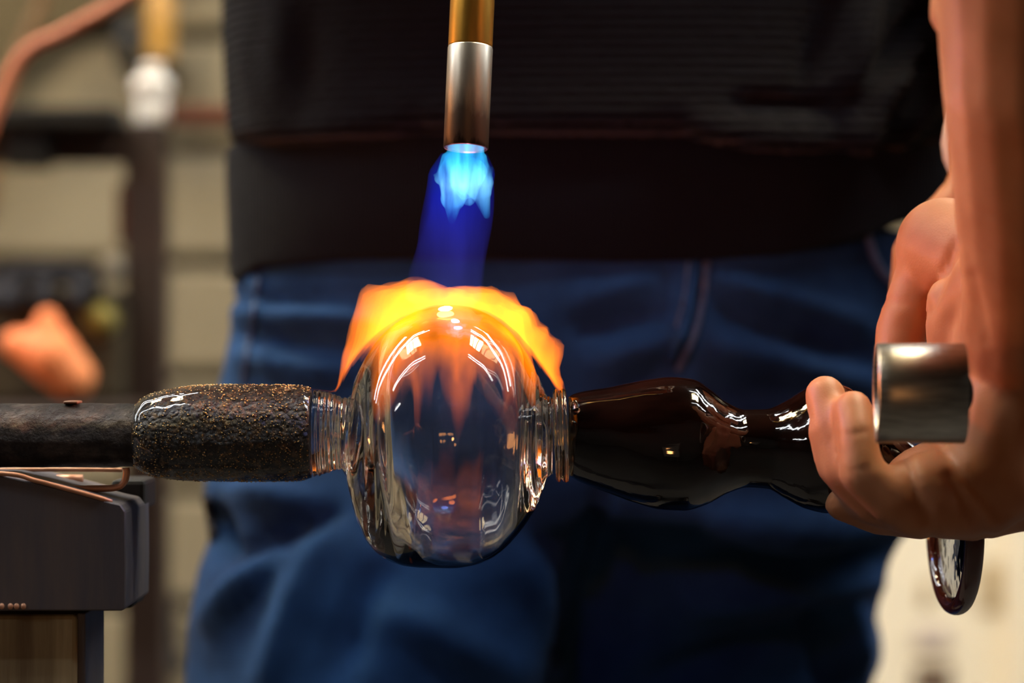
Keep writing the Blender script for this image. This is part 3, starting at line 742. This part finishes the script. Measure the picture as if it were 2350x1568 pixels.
gl = tag(empty('glass_workpiece', (0, 0, ZA)), 'hot clear glass bubble between a seeded brown stem and a twisted dark brown vase', 'glass')
def curve(tab, xs, k=1):
    """smooth (monotone cubic) interpolation"""
    x = np.array([t[0] for t in tab], float); y = np.array([t[k] for t in tab], float)
    h = np.diff(x); d = np.diff(y)/h; m = np.zeros(len(x)); m[0], m[-1] = d[0], d[-1]
    for i in range(1, len(x)-1):
        m[i] = 0 if d[i-1]*d[i] <= 0 else 2*d[i-1]*d[i]/(d[i-1]+d[i])
    out = []
    for v in xs:
        i = int(min(max(np.searchsorted(x, v)-1, 0), len(x)-2)); t = (v-x[i])/h[i]
        out.append((2*t**3-3*t**2+1)*y[i]+(t**3-2*t**2+t)*h[i]*m[i]+(-2*t**3+3*t**2)*y[i+1]+(t**3-t**2)*h[i]*m[i+1])
    return out
# seeded brown gather
GT = [(309, 62), (313, 74), (340, 94), (390, 107), (470, 117), (560, 118), (660, 117), (700, 114), (716, 107)]
GB = [(309, 62), (313, 76), (335, 88), (360, 96), (470, 105), (600, 106), (680, 105), (716, 97)]
xs = list(np.linspace(309, 716, 110))
rt, rb = curve(GT, xs), curve(GB, xs)
prof = [(X(308), 8*U, 8*U)]+[(X(x), a*U, b*U) for x, a, b in zip(xs, rt, rb)]+[(X(718), 85*U, 80*U), (X(719), 5*U, 5*U)]
def gath_r(x, a): return noise.fractal(Vector((x*90, math.cos(a)*2, math.sin(a)*2)), 1.0, 2.0, 3)*0.00035
rings = lathe_x(prof, 96, 0, ZA, gath_r)
me = mesh('seeded_stem', *rings_mesh(rings)); fix_normals(me)
stem = link('seeded_stem', me, M['gather'], gl); stem['label'] = 'dark brown glass full of tiny golden bubbles'
# thousands of tiny bubbles just breaking the surface
bm0 = bmesh.new(); bmesh.ops.create_icosphere(bm0, subdivisions=1, radius=1.0)
bv = np.array([v.co[:] for v in bm0.verts]); bf = [[v.index for v in f.verts] for f in bm0.faces]; bm0.free()
V, F = [], []
for i in range(4200):
    u = random.random(); x = 312+u*402
    if x < 480 and random.random() < .35 and False: continue
    a = random.uniform(0, 2*PI); c = math.cos(a); wg = (1+c)/2; wg = wg*wg*(3-2*wg)
    r = curve(GB, [x])[0]*(1-wg)+curve(GT, [x])[0]*wg
    if x < 470 and 0.45 < a < 1.25 and random.random() < .8: continue
    rad = random.choice((1.1, 1.3, 1.6, 2.0, 2.6))*random.uniform(.7, 1.1)
    rr = r-rad*0.2
    cpos = np.array((X(x), -math.sin(a)*rr*U, ZA+c*rr*U)); b0 = len(V)
    V += [tuple(cpos+v*rad*U) for v in bv]; F += [[b0+k for k in f] for f in bf]
o = link('seed_bubbles', mesh('seed_bubbles', V, F), M['seed'], stem); o['kind'] = 'stuff'

# clear bubble with its two necks; the void inside is an inward-facing surface of the same mesh
BT = [(721, 104), (740, 102), (765, 96), (782, 89), (796, 87), (806, 96), (814, 128), (830, 166), (850, 199), (880, 235), (920, 267), (960, 287), (1000, 297), (1035, 300), (1072, 297), (1110, 285), (1150, 260), (1180, 231), (1210, 188), (1235, 138), (1250, 104), (1258, 90), (1268, 88)]
BB = [(721, 94), (740, 90), (765, 82), (782, 78), (790, 86), (798, 110), (810, 158), (825, 206), (840, 238), (860, 264), (890, 284), (930, 298), (980, 303), (1035, 304), (1080, 300), (1120, 286), (1160, 257), (1200, 211), (1230, 163), (1250, 112), (1258, 92), (1268, 88)]
xs = sorted(list(np.linspace(721, 815, 40))+list(np.linspace(818, 1232, 60))+list(np.linspace(1235, 1268, 16)))
rt, rb = curve(BT, xs), curve(BB, xs)
def bub_r(x, a):
    px = x/U+1175; g = 0
    if px < 860 or px > 1215:
        g = 1.4*math.sin(px*0.55)+0.9*math.sin(px*0.31+2*math.sin(a*2))
    g += 1.6*noise.fractal(Vector((px*.012, math.cos(a)*1.4, math.sin(a)*1.4)), 1.0, 2.0, 2)
    return g*U
outer = lathe_x([(X(720.5), 6*U, 6*U)]+[(X(x), a*U, b*U) for x, a, b in zip(xs, rt, rb)]+[(X(1268.5), 6*U, 6*U)], 128, 0, ZA, bub_r)
IT = [(851, 4), (852, 50), (856, 108), (868, 168), (892, 212), (930, 244), (980, 264), (1035, 270), (1090, 264), (1135, 246), (1175, 214), (1200, 176), (1213, 130), (1219, 70), (1221, 4)]
IB = [(851, 4), (852, 70), (856, 130), (866, 190), (885, 232), (920, 264), (980, 284), (1035, 288), (1090, 282), (1135, 262), (1175, 226), (1200, 182), (1213, 130), (1219, 70), (1221, 4)]
xi = sorted(list(np.linspace(851, 866, 14))+list(np.linspace(869, 1203, 56))+list(np.linspace(1205, 1221, 14)))
rt, rb = curve(IT, xi), curve(IB, xi)
inner = lathe_x([(X(x), a*U, b*U) for x, a, b in zip(xi, rt, rb)], 128, 0, ZA, lambda x, a: 0.8*U*noise.fractal(Vector((x*70+5, math.cos(a)*1.5, math.sin(a)*1.5)), 1.0, 2.0, 2))
V, F = rings_mesh(outer); me = mesh('o', V, F); fix_normals(me)
bm = bmesh.new(); bm.from_mesh(me); bpy.data.meshes.remove(me)
V, F = rings_mesh(inner); me = mesh('i', V, F); fix_normals(me)
me.flip_normals(); bm.from_mesh(me); bpy.data.meshes.remove(me)
me = bpy.data.meshes.new('clear_bubble'); bm.to_mesh(me); bm.free()
bub = link('clear_bubble', me, M['clear'], gl); bub['label'] = 'hollow clear glass bubble with thick necks'

# double-lipped clear collar
CP = [(1270, 5), (1270.5, 60), (1271, 96), (1274, 104), (1279, 107), (1283, 104), (1285.5, 98), (1288, 104), (1293, 108), (1299, 107), (1302, 101), (1303, 70), (1303.5, 5)]
cp = smooth_path(CP, 4)
rings = lathe_x([(X(x), max(r, 3)*U, max(r, 3)*U) for x, r in cp], 96, 0, ZA, lambda x, a: 0.8*U*math.sin(a*5+1))
me = mesh('collar', *rings_mesh(rings)); fix_normals(me)
me.transform(Matrix.Translation((X(1287), 0, ZA)) @ Matrix.Rotation(math.radians(-2), 4, 'Y') @ Matrix.Translation((-X(1287), 0, -ZA)))
link('collar', me, M['collar'], gl)['label'] = 'double clear glass collar'

# dark twisted vase
VT = [(1304, 912), (1312, 906), (1330, 900), (1400, 888), (1480, 872), (1540, 865), (1590, 870), (1630, 893), (1670, 924), (1710, 940), (1755, 939), (1800, 922), (1850, 891), (1900, 872), (1950, 890), (1985, 940), (2000, 985)]
VB = [(1304, 1088), (1312, 1096), (1350, 1114), (1400, 1133), (1460, 1155), (1520, 1170), (1570, 1172), (1620, 1158), (1670, 1132), (1715, 1119), (1760, 1122), (1800, 1143), (1850, 1168), (1900, 1178), (1950, 1165), (1985, 1115), (2000, 1060)]
xs = list(np.linspace(1304, 2000, 170)); tp, bt_ = curve(VT, xs), curve(VB, xs)
rings = []; n = 120
for i, x in enumerate(xs):
    c = (tp[i]+bt_[i])/2; r = (bt_[i]-tp[i])/2; ring = []
    fl = 0.055*min(1, max(0, (x-1400)/250))
    tw = (x-1304)*0.0030
    for k in range(n):
        a = 2*PI*k/n
        q = 1+fl*(math.cos(4*(a-tw)+.4)-.5*math.cos(2*a)*0)*abs(math.sin(a))**0.8+0.012*noise.fractal(Vector((x*.008, math.cos(a)*2, math.sin(a)*2)), 1, 2, 2)*abs(math.sin(a))
        ring.append(Vector((X(x), -math.sin(a)*r*q*U, P(0, c).z+math.cos(a)*r*U*(1+.0*q))))
    rings.append(ring)
me = mesh('dark_vase', *rings_mesh(rings)); fix_normals(me)
vase = link('dark_vase', me, M['dark_glass'], gl); vase['label'] = 'glossy dark brown twisted glass vase'
# clear drops where the vase meets the collar
for (px, py, rx, rz, yy) in ((1318, 935, 10, 17, -.016), (1316, 985, 9, 20, -.019), (1318, 1018, 8, 14, -.0185)):
    bm = bmesh.new(); ellipsoid(bm, P(px, py, yy), (rx*U, rz*U*.5, rz*U)); link('glass_drop', from_bm('glass_drop', bm), M['collar'], vase)

# foot: thick amber rim around a clear disc, below the hand
fc = P(2190, 1207, .022); fs = sc(.022); RF = 205*fs
Rm = Matrix.Translation(fc) @ Matrix.Rotation(math.radians(4.2), 4, 'Z') @ Matrix.Rotation(math.radians(0), 4, 'X')
n = 96; m_ = 20; tr = 18*fs
rings = []
for k in range(n+1):
    a = 2*PI*k/n; ring = []
    for q in range(m_):
        b = 2*PI*q/m_; rr = RF-tr+tr*math.cos(b)*1.0
        ring.append(Rm @ Vector((tr*1.25*math.sin(b), rr*math.sin(a), rr*math.cos(a))))
    rings.append(ring)
V, F = rings_mesh(rings, cap=False); me = mesh('foot_rim', V, F)
bm = bmesh.new(); bm.from_mesh(me); bmesh.ops.remove_doubles(bm, verts=bm.verts, dist=1e-6); bmesh.ops.recalc_face_normals(bm, faces=bm.faces); bm.to_mesh(me); bm.free()
foot = link('foot_rim', me, M['amber'], gl); foot['label'] = 'dark amber rim of the foot'
rings = []
for x, r in ((-9, 2), (-9, 60), (-7, 120), (-5, 160), (-6, 178), (0, 180), (6, 178), (5, 160), (6, 120), (8, 60), (9, 2)):
    rings.append([Rm @ Vector((x*fs, r*fs*math.sin(2*PI*k/72), r*fs*math.cos(2*PI*k/72))) for k in range(72)])
me = mesh('foot_disc', *rings_mesh(rings)); fix_normals(me)
link('foot_disc', me, M['foot_glass'], foot)['label'] = 'clear glass disc'
tube('foot_stem', [P(2004, 1020), P(2130, 1100, .01), P(2180, 1190, .02)], [.012, .008, .008], M['dark_glass'], gl, 20)

# ------------------------------------------------------------------ torch
tip = P(1069, 341, 0.0)
ax = (Vector((14*U, .15*340*U, 340*U))).normalized()
u = Vector((1, 0, 0)); u = (u-ax*u.dot(ax)).normalized(); v = ax.cross(u)
R3 = Matrix((u, v, ax)).transposed().to_4x4()
tt = tag(empty('hand_torch', tip), 'slim gas torch with brass barrel and heat-stained steel nozzle pointing down at the bubble', 'torch')
def ax_lathe(name, prof, mat, closed=False):
    n = 64
    rings = [[Vector((r*math.cos(2*PI*k/n), r*math.sin(2*PI*k/n), z)) for k in range(n)] for r, z in prof]
    if closed: rings.append(rings[0])
    me = mesh(name, *rings_mesh(rings, cap=not closed))
    bm = bmesh.new(); bm.from_mesh(me); bmesh.ops.remove_doubles(bm, verts=bm.verts, dist=1e-7); bmesh.ops.recalc_face_normals(bm, faces=bm.faces); bm.to_mesh(me); bm.free()
    for p in me.polygons: p.use_smooth = True
    me.materials.append(mat)
    o = bpy.data.objects.new(name, me); COL.objects.link(o)
    o.parent = tt; o.matrix_local = R3
    return o
ax_lathe('steel_nozzle', [(.0092, 0), (.0101, 0), (.01035, .0004), (.0104, .0472), (.0102, .0478), (.0092, .0478)], M['nozzle'], True)
ax_lathe('dark_bore_liner', [(.0086, .0006), (.0091, .0006), (.0091, .029), (.0086, .029)], M['bracket'], True)  # black liner added so the bore stays dark beside the flame lights
ax_lathe('brass_barrel', [(.0080, .0300), (.0091, .0300), (.0091, .0479), (.0101, .0480), (.0102, .0485), (.0102, .26), (.0080, .26)], M['brass'], True)
ax_lathe('grip', [(.006, .262), (.0125, .262), (.014, .268), (.014, .37), (.012, .378), (.006, .378)], M['black_plastic'])
ax_lathe('valve_body', [(.005, .379), (.011, .379), (.011, .405), (.006, .41), (.006, .43)], M['brass'])
o = ax_lathe('valve_knob', [(.002, 0), (.009, 0), (.010, .002), (.010, .010), (.009, .012), (.002, .012)], M['black_plastic'])
o.matrix_local = R3 @ Matrix.Translation((.011, 0, .392)) @ Matrix.Rotation(PI/2, 4, 'Y')
hp = tip+ax*.43
o = tube('gas_hose', smooth_path([hp, hp+Vector((0, .02, .1)), hp+Vector((-.06, .08, .28)), hp+Vector((-.2, .1, .5)), hp+Vector((-.3, .1, H-hp.z))], 8), .006, M['bracket'], tt, 14)

# ------------------------------------------------------------------ flames (glowing gas volumes)
def flame_body(name, center_fn, rad_fn, zs, n=40):
    rings = []
    for z in zs:
        cx_, cy_ = center_fn(z); ring = []
        for k in range(n):
            a = 2*PI*k/n; r = max(rad_fn(z, a), 0.0003); ring.append(Vector((cx_+r*math.cos(a), cy_+r*math.sin(a), z)))
        rings.append(ring)
    return rings_mesh(rings)
fl = empty('torch_flame', tip); tag(fl, 'bright blue gas flame shooting down from the torch nozzle', 'flame')
M['cyan'] = m_flame('cyan_core', 150.0, [(0.0, (0.03, 0.42, 1.0, 0.3)), (0.12, (0.05, 0.42, 1.0, .8)), (0.5, (0.22, 0.72, 1.0, 1.0)), (0.8, (0.05, 0.52, 1.0, .9)), (1.0, (0.02, 0.50, 0.95, .9))], 1/.034, -.034, 190, (1, 1, .22), 0.42, 0.60)
M['blue'] = m_flame('blue_mantle', 32.0, [(0.0, (0.05, 0.045, 0.30, .25)), (0.3, (0.035, 0.035, 0.38, .55)), (0.7, (0.005, 0.02, 0.62, 1.0)), (0.95, (0.0, 0.05, 0.8, .8)), (1.0, (0, .05, .8, .3))], 1/.074, -.074, 70, (1, 1, .3), 0.25, 0.7)
# inner cone: root plus jagged tongues in one glowing body
bm = bmesh.new()
def pt(px, py, yy): return P(px, py, yy)-tip
root = [(1067, 336, 0), ]
round_cone(bm, ax*.010, .0080, pt(1068, 360, 0), .0088, 24); round_cone(bm, pt(1068, 352, 0), .0086, pt(1062, 400, 0), .0115, 24)
for (px0, py0, r0, px1, py1, r1, yy) in ((1055, 400, 50, 1040, 455, 30, -.002), (1040, 450, 28, 1037, 506, 9, -.002), (1085, 400, 45, 1103, 440, 26, .0), (1103, 440, 24, 1117, 494, 9, .0), (1040, 385, 40, 1010, 410, 14, .002), (1012, 405, 14, 996, 402, 3, .002),
        (1090, 385, 40, 1118, 410, 14, .001), (1118, 400, 14, 1131, 384, 3, .001), (1070, 410, 46, 1075, 455, 18, .006), (1075, 455, 18, 1078, 470, 4, .006), (1080, 400, 40, 1085, 440, 14, -.008), (1022, 420, 16, 1018, 460, 3, .003), (1118, 420, 16, 1122, 455, 3, .0)):
    round_cone(bm, pt(px0, py0, yy), r0*U, pt(px1, py1, yy), r1*U, 16)
me = remeshed('blue_core', bm, .0005, 2)
link('blue_core', me, M['cyan'], None).parent = fl
zs = np.linspace(-.002, -.074, 30)
def bc(z):
    f = -z/.074; return (-.0006-.0065*f+.004*math.sin(f*2)*0, 0)
def br(z, a):
    f = -z/.074; r = .0088+.0060*min(1, f*7)+.0055*f*(0.5-0.5*math.cos(a))
    return r*(1+.06*math.sin(3*a+f*6)+.05*math.sin(5*a-f*9))*(1 if f < .96 else .8)
V, F = flame_body('blue_mantle', bc, br, zs); me = mesh('blue_mantle', V, F); fix_normals(me)
link('blue_mantle', me, M['blue'], None).parent = fl

# orange flame wrapping the top of the bubble: a thin curved sheet of burning gas with torn tongues
BC = Vector((X(1030), 0, ZA))
BTn = sorted(BT)
def hit(d):
    lo, hi = 0.0, 0.09
    rho = math.sqrt(d.y**2+d.z**2)
    for _ in range(28):
        t = (lo+hi)/2; px = (BC.x+t*d.x)/U+1175
        r = np.interp(px, [b[0] for b in BTn], [b[1] for b in BTn], left=0, right=0)*U
        if px < 721 or px > 1268 or t*rho > r: hi = t
        else: lo = t
    return lo
ofl = tag(empty('orange_flame', BC+Vector((0, 0, .06))), 'orange and yellow flame licking over the top of the glass bubble', 'flame')
NA, NR = 220, 22
def gauss(a, c, wd):
    d = (a-c+PI) % (2*PI)-PI; return math.exp(-(d/wd)**2)
inn, out = [], []
for i in range(NR+1):
    ri, ro = [], []
    for k in range(NA):
        phi = 2*PI*k/NA
        amax = math.radians(46+15*math.sin(phi)**2+11*noise.noise(Vector((math.cos(phi)*2.2, math.sin(phi)*2.2, 3)))+9*noise.noise(Vector((math.cos(phi)*6, math.sin(phi)*6, 7))))
        amax += math.radians(24)*gauss(phi, PI, .30)+math.radians(25)*gauss(phi, 0, .30)+math.radians(30)*gauss(phi, -1.48, .10)+math.radians(26)*gauss(phi, -2.1, .13)+math.radians(30)*gauss(phi, -.75, .13)+math.radians(30)*gauss(phi, 1.9, .12)+math.radians(26)*gauss(phi, 1.1, .12)
        amax *= 1+0.10*noise.noise(Vector((math.cos(phi)*14, math.sin(phi)*14, 1)))
        al = amax*i/NR; f = i/NR
        d = Vector((math.sin(al)*math.cos(phi), math.sin(al)*math.sin(phi), math.cos(al)))
        t = hit(d)
        side = math.cos(phi)**2
        g0 = 0.0007+0.006*side*f**2
        th = (0.0075+0.0055*side*math.sin(PI*min(1, f*1.15)))*(1+min(1, al/.4)*0.32*noise.noise(Vector((math.cos(phi)*2+1, math.sin(phi)*2, al*4)))+min(1, al/.4)*0.15*noise.noise(Vector((math.cos(phi)*6, math.sin(phi)*6, al*9))))
        th *= (1-f**3)*(1-0.42*math.cos(phi)*max(0, 1-al/.9)*min(1, al/.35))*(1+(0.9*noise.noise(Vector((math.sin(phi)*3, al*11, 4)))+.25)*max(0, math.cos(phi))*min(1, al))
        # torn bumps seen left and right of the top
        th += 0.006*gauss(phi, PI-.1, .5)*math.exp(-((al-.50)/.12)**2)+0.006*gauss(phi, .1, .4)*math.exp(-((al-.88)/.10)**2)
        ri.append(BC+d*(t+g0)); ro.append(BC+d*(t+g0+max(th, .0002)))
    inn.append(ri); out.append(ro)
V = []; F = []
for R_ in (out, inn):
    for r in R_: V += r
nn_ = (NR+1)*NA
for i in range(NR):
    for k in range(NA):
        k2 = (k+1) % NA; a, b, c, d = i*NA+k, i*NA+k2, (i+1)*NA+k2, (i+1)*NA+k
        F.append((a, b, c, d)); F.append((nn_+d, nn_+c, nn_+b, nn_+a))
for k in range(NA):
    k2 = (k+1) % NA; F.append((NR*NA+k, NR*NA+k2, nn_+NR*NA+k2, nn_+NR*NA+k))
me = mesh('fire_sheet', [p-ofl.location for p in V], F); bm = bmesh.new(); bm.from_mesh(me); bmesh.ops.remove_doubles(bm, verts=bm.verts, dist=1e-6); bmesh.ops.recalc_face_normals(bm, faces=bm.faces); bm.to_mesh(me); bm.free()
M['orange'] = m_flame('orange_fire', 135.0, [(0.0, (1.0, 0.15, 0.004, .30)), (0.35, (1.0, 0.17, 0.004, 1.0)), (0.7, (1.0, 0.20, 0.004, 1.0)), (1.0, (1.0, 0.22, 0.005, 1.0))], 1/.075, -.066, 45, (1, 1, .45), 0.30, 0.62)
link('fire_sheet', me, M['orange'], None).parent = ofl
point_light('flame_light', P(1020, 672, 0), (1.0, 0.24, 0.04), 1.0, .004)
point_light('torch_light', P(1060, 520, 0), (0.16, 0.30, 1.0), 0.25, .004)

# ------------------------------------------------------------------ bench with the pipe rest, lower left
yb = -.035
bn = tag(empty('workbench', P(140, 1500, yb)), 'dark steel pipe rest block on an old wooden bench post beneath the iron pipe', 'bench')
bn.location.z = 0
bm = bmesh.new()
top = [(-900, 1085), (0, 1092), (80, 1108), (160, 1128), (240, 1150), (276, 1158), (288, 1175), (289, 1300), (288, 1395), (282, 1402), (-900, 1402)]
pts = [P(*q, yb) for q in top]
fr = [bm.verts.new(p) for p in pts]; bk = [bm.verts.new(p+Vector((0, .075, 0))) for p in pts]
bm.faces.new(fr); bm.faces.new(list(reversed(bk)))
for i in range(len(fr)):
    k2 = (i+1) % len(fr); bm.faces.new((fr[k2], fr[i], bk[i], bk[k2]))
bmesh.ops.recalc_face_normals(bm, faces=bm.faces); bmesh.ops.bevel(bm, geom=list(bm.edges), offset=.0006, segments=1, affect='EDGES')
link('rail_block', from_bm('rail_block', bm), M['block_steel'], bn, False)
path = smooth_path([P(-300, 1079, yb+.001), P(0, 1087, yb), P(80, 1103, yb), P(160, 1124, yb), P(225, 1142, yb), P(256, 1152, yb+.003)], 8)
tube('lit_edge', path, [5.5*U]*len(path), M['edge'], bn, 10)  # bright strip along the block's top edge, its light held in the colour
path = smooth_path([P(135, 1122, yb+.03), P(200, 1122, yb+.03), P(262, 1120, yb+.03), P(284, 1108, yb+.03), P(290, 1088, yb+.03), P(289, 1074, yb+.03)], 8)
tube('rest_hook', path, [8*U]*len(path), M['edge'], bn, 10)
path = smooth_path([P(-300, 1082, yb+.055), P(0, 1079, yb+.055), P(150, 1078, yb+.055), P(280, 1079, yb+.055)], 6)
tube('rest_lip', path, [5*U]*len(path), M['edge'], bn, 10)
tube('rest_pin', [P(130, 1100, yb+.06), P(190, 1100, yb+.06)], [11*U, 11*U], M['edge'], bn, 12)
bm = bmesh.new()
for l, t_, r, b in ((262, 1100, 338, 1170), (262, 1165, 312, 1392)):
    A, B = P(l, b, yb+.07), P(r, t_, yb+.07); box_bm(bm, (A.x, yb+.06, A.z), (B.x, yb+.10, B.z), .002)
link('bracket', from_bm('bracket', bm), M['bracket'], bn, False)
A, B = P(-900, 1412, yb+.004), P(176, 1412, yb+.004)
box('bench_post', (A.x, yb+.004, 0), (B.x, yb+.06, B.z), M['wood'], bn, .002)
A, B = P(177, 1408, yb+.006), P(196, 1408, yb+.006)
box('post_plate', (A.x, yb+.006, 0), (B.x, yb+.06, B.z), M['block_steel'], bn, .0006)
# deep bark-like cuts and rivets along the lower edge
for px in (4, 24, 38, 54):
    bm = bmesh.new(); ellipsoid(bm, P(px, 1392, yb-.0005), (6*U, .0012, 7*U)); link('rivet', from_bm('rivet', bm), M['edge'], bn)
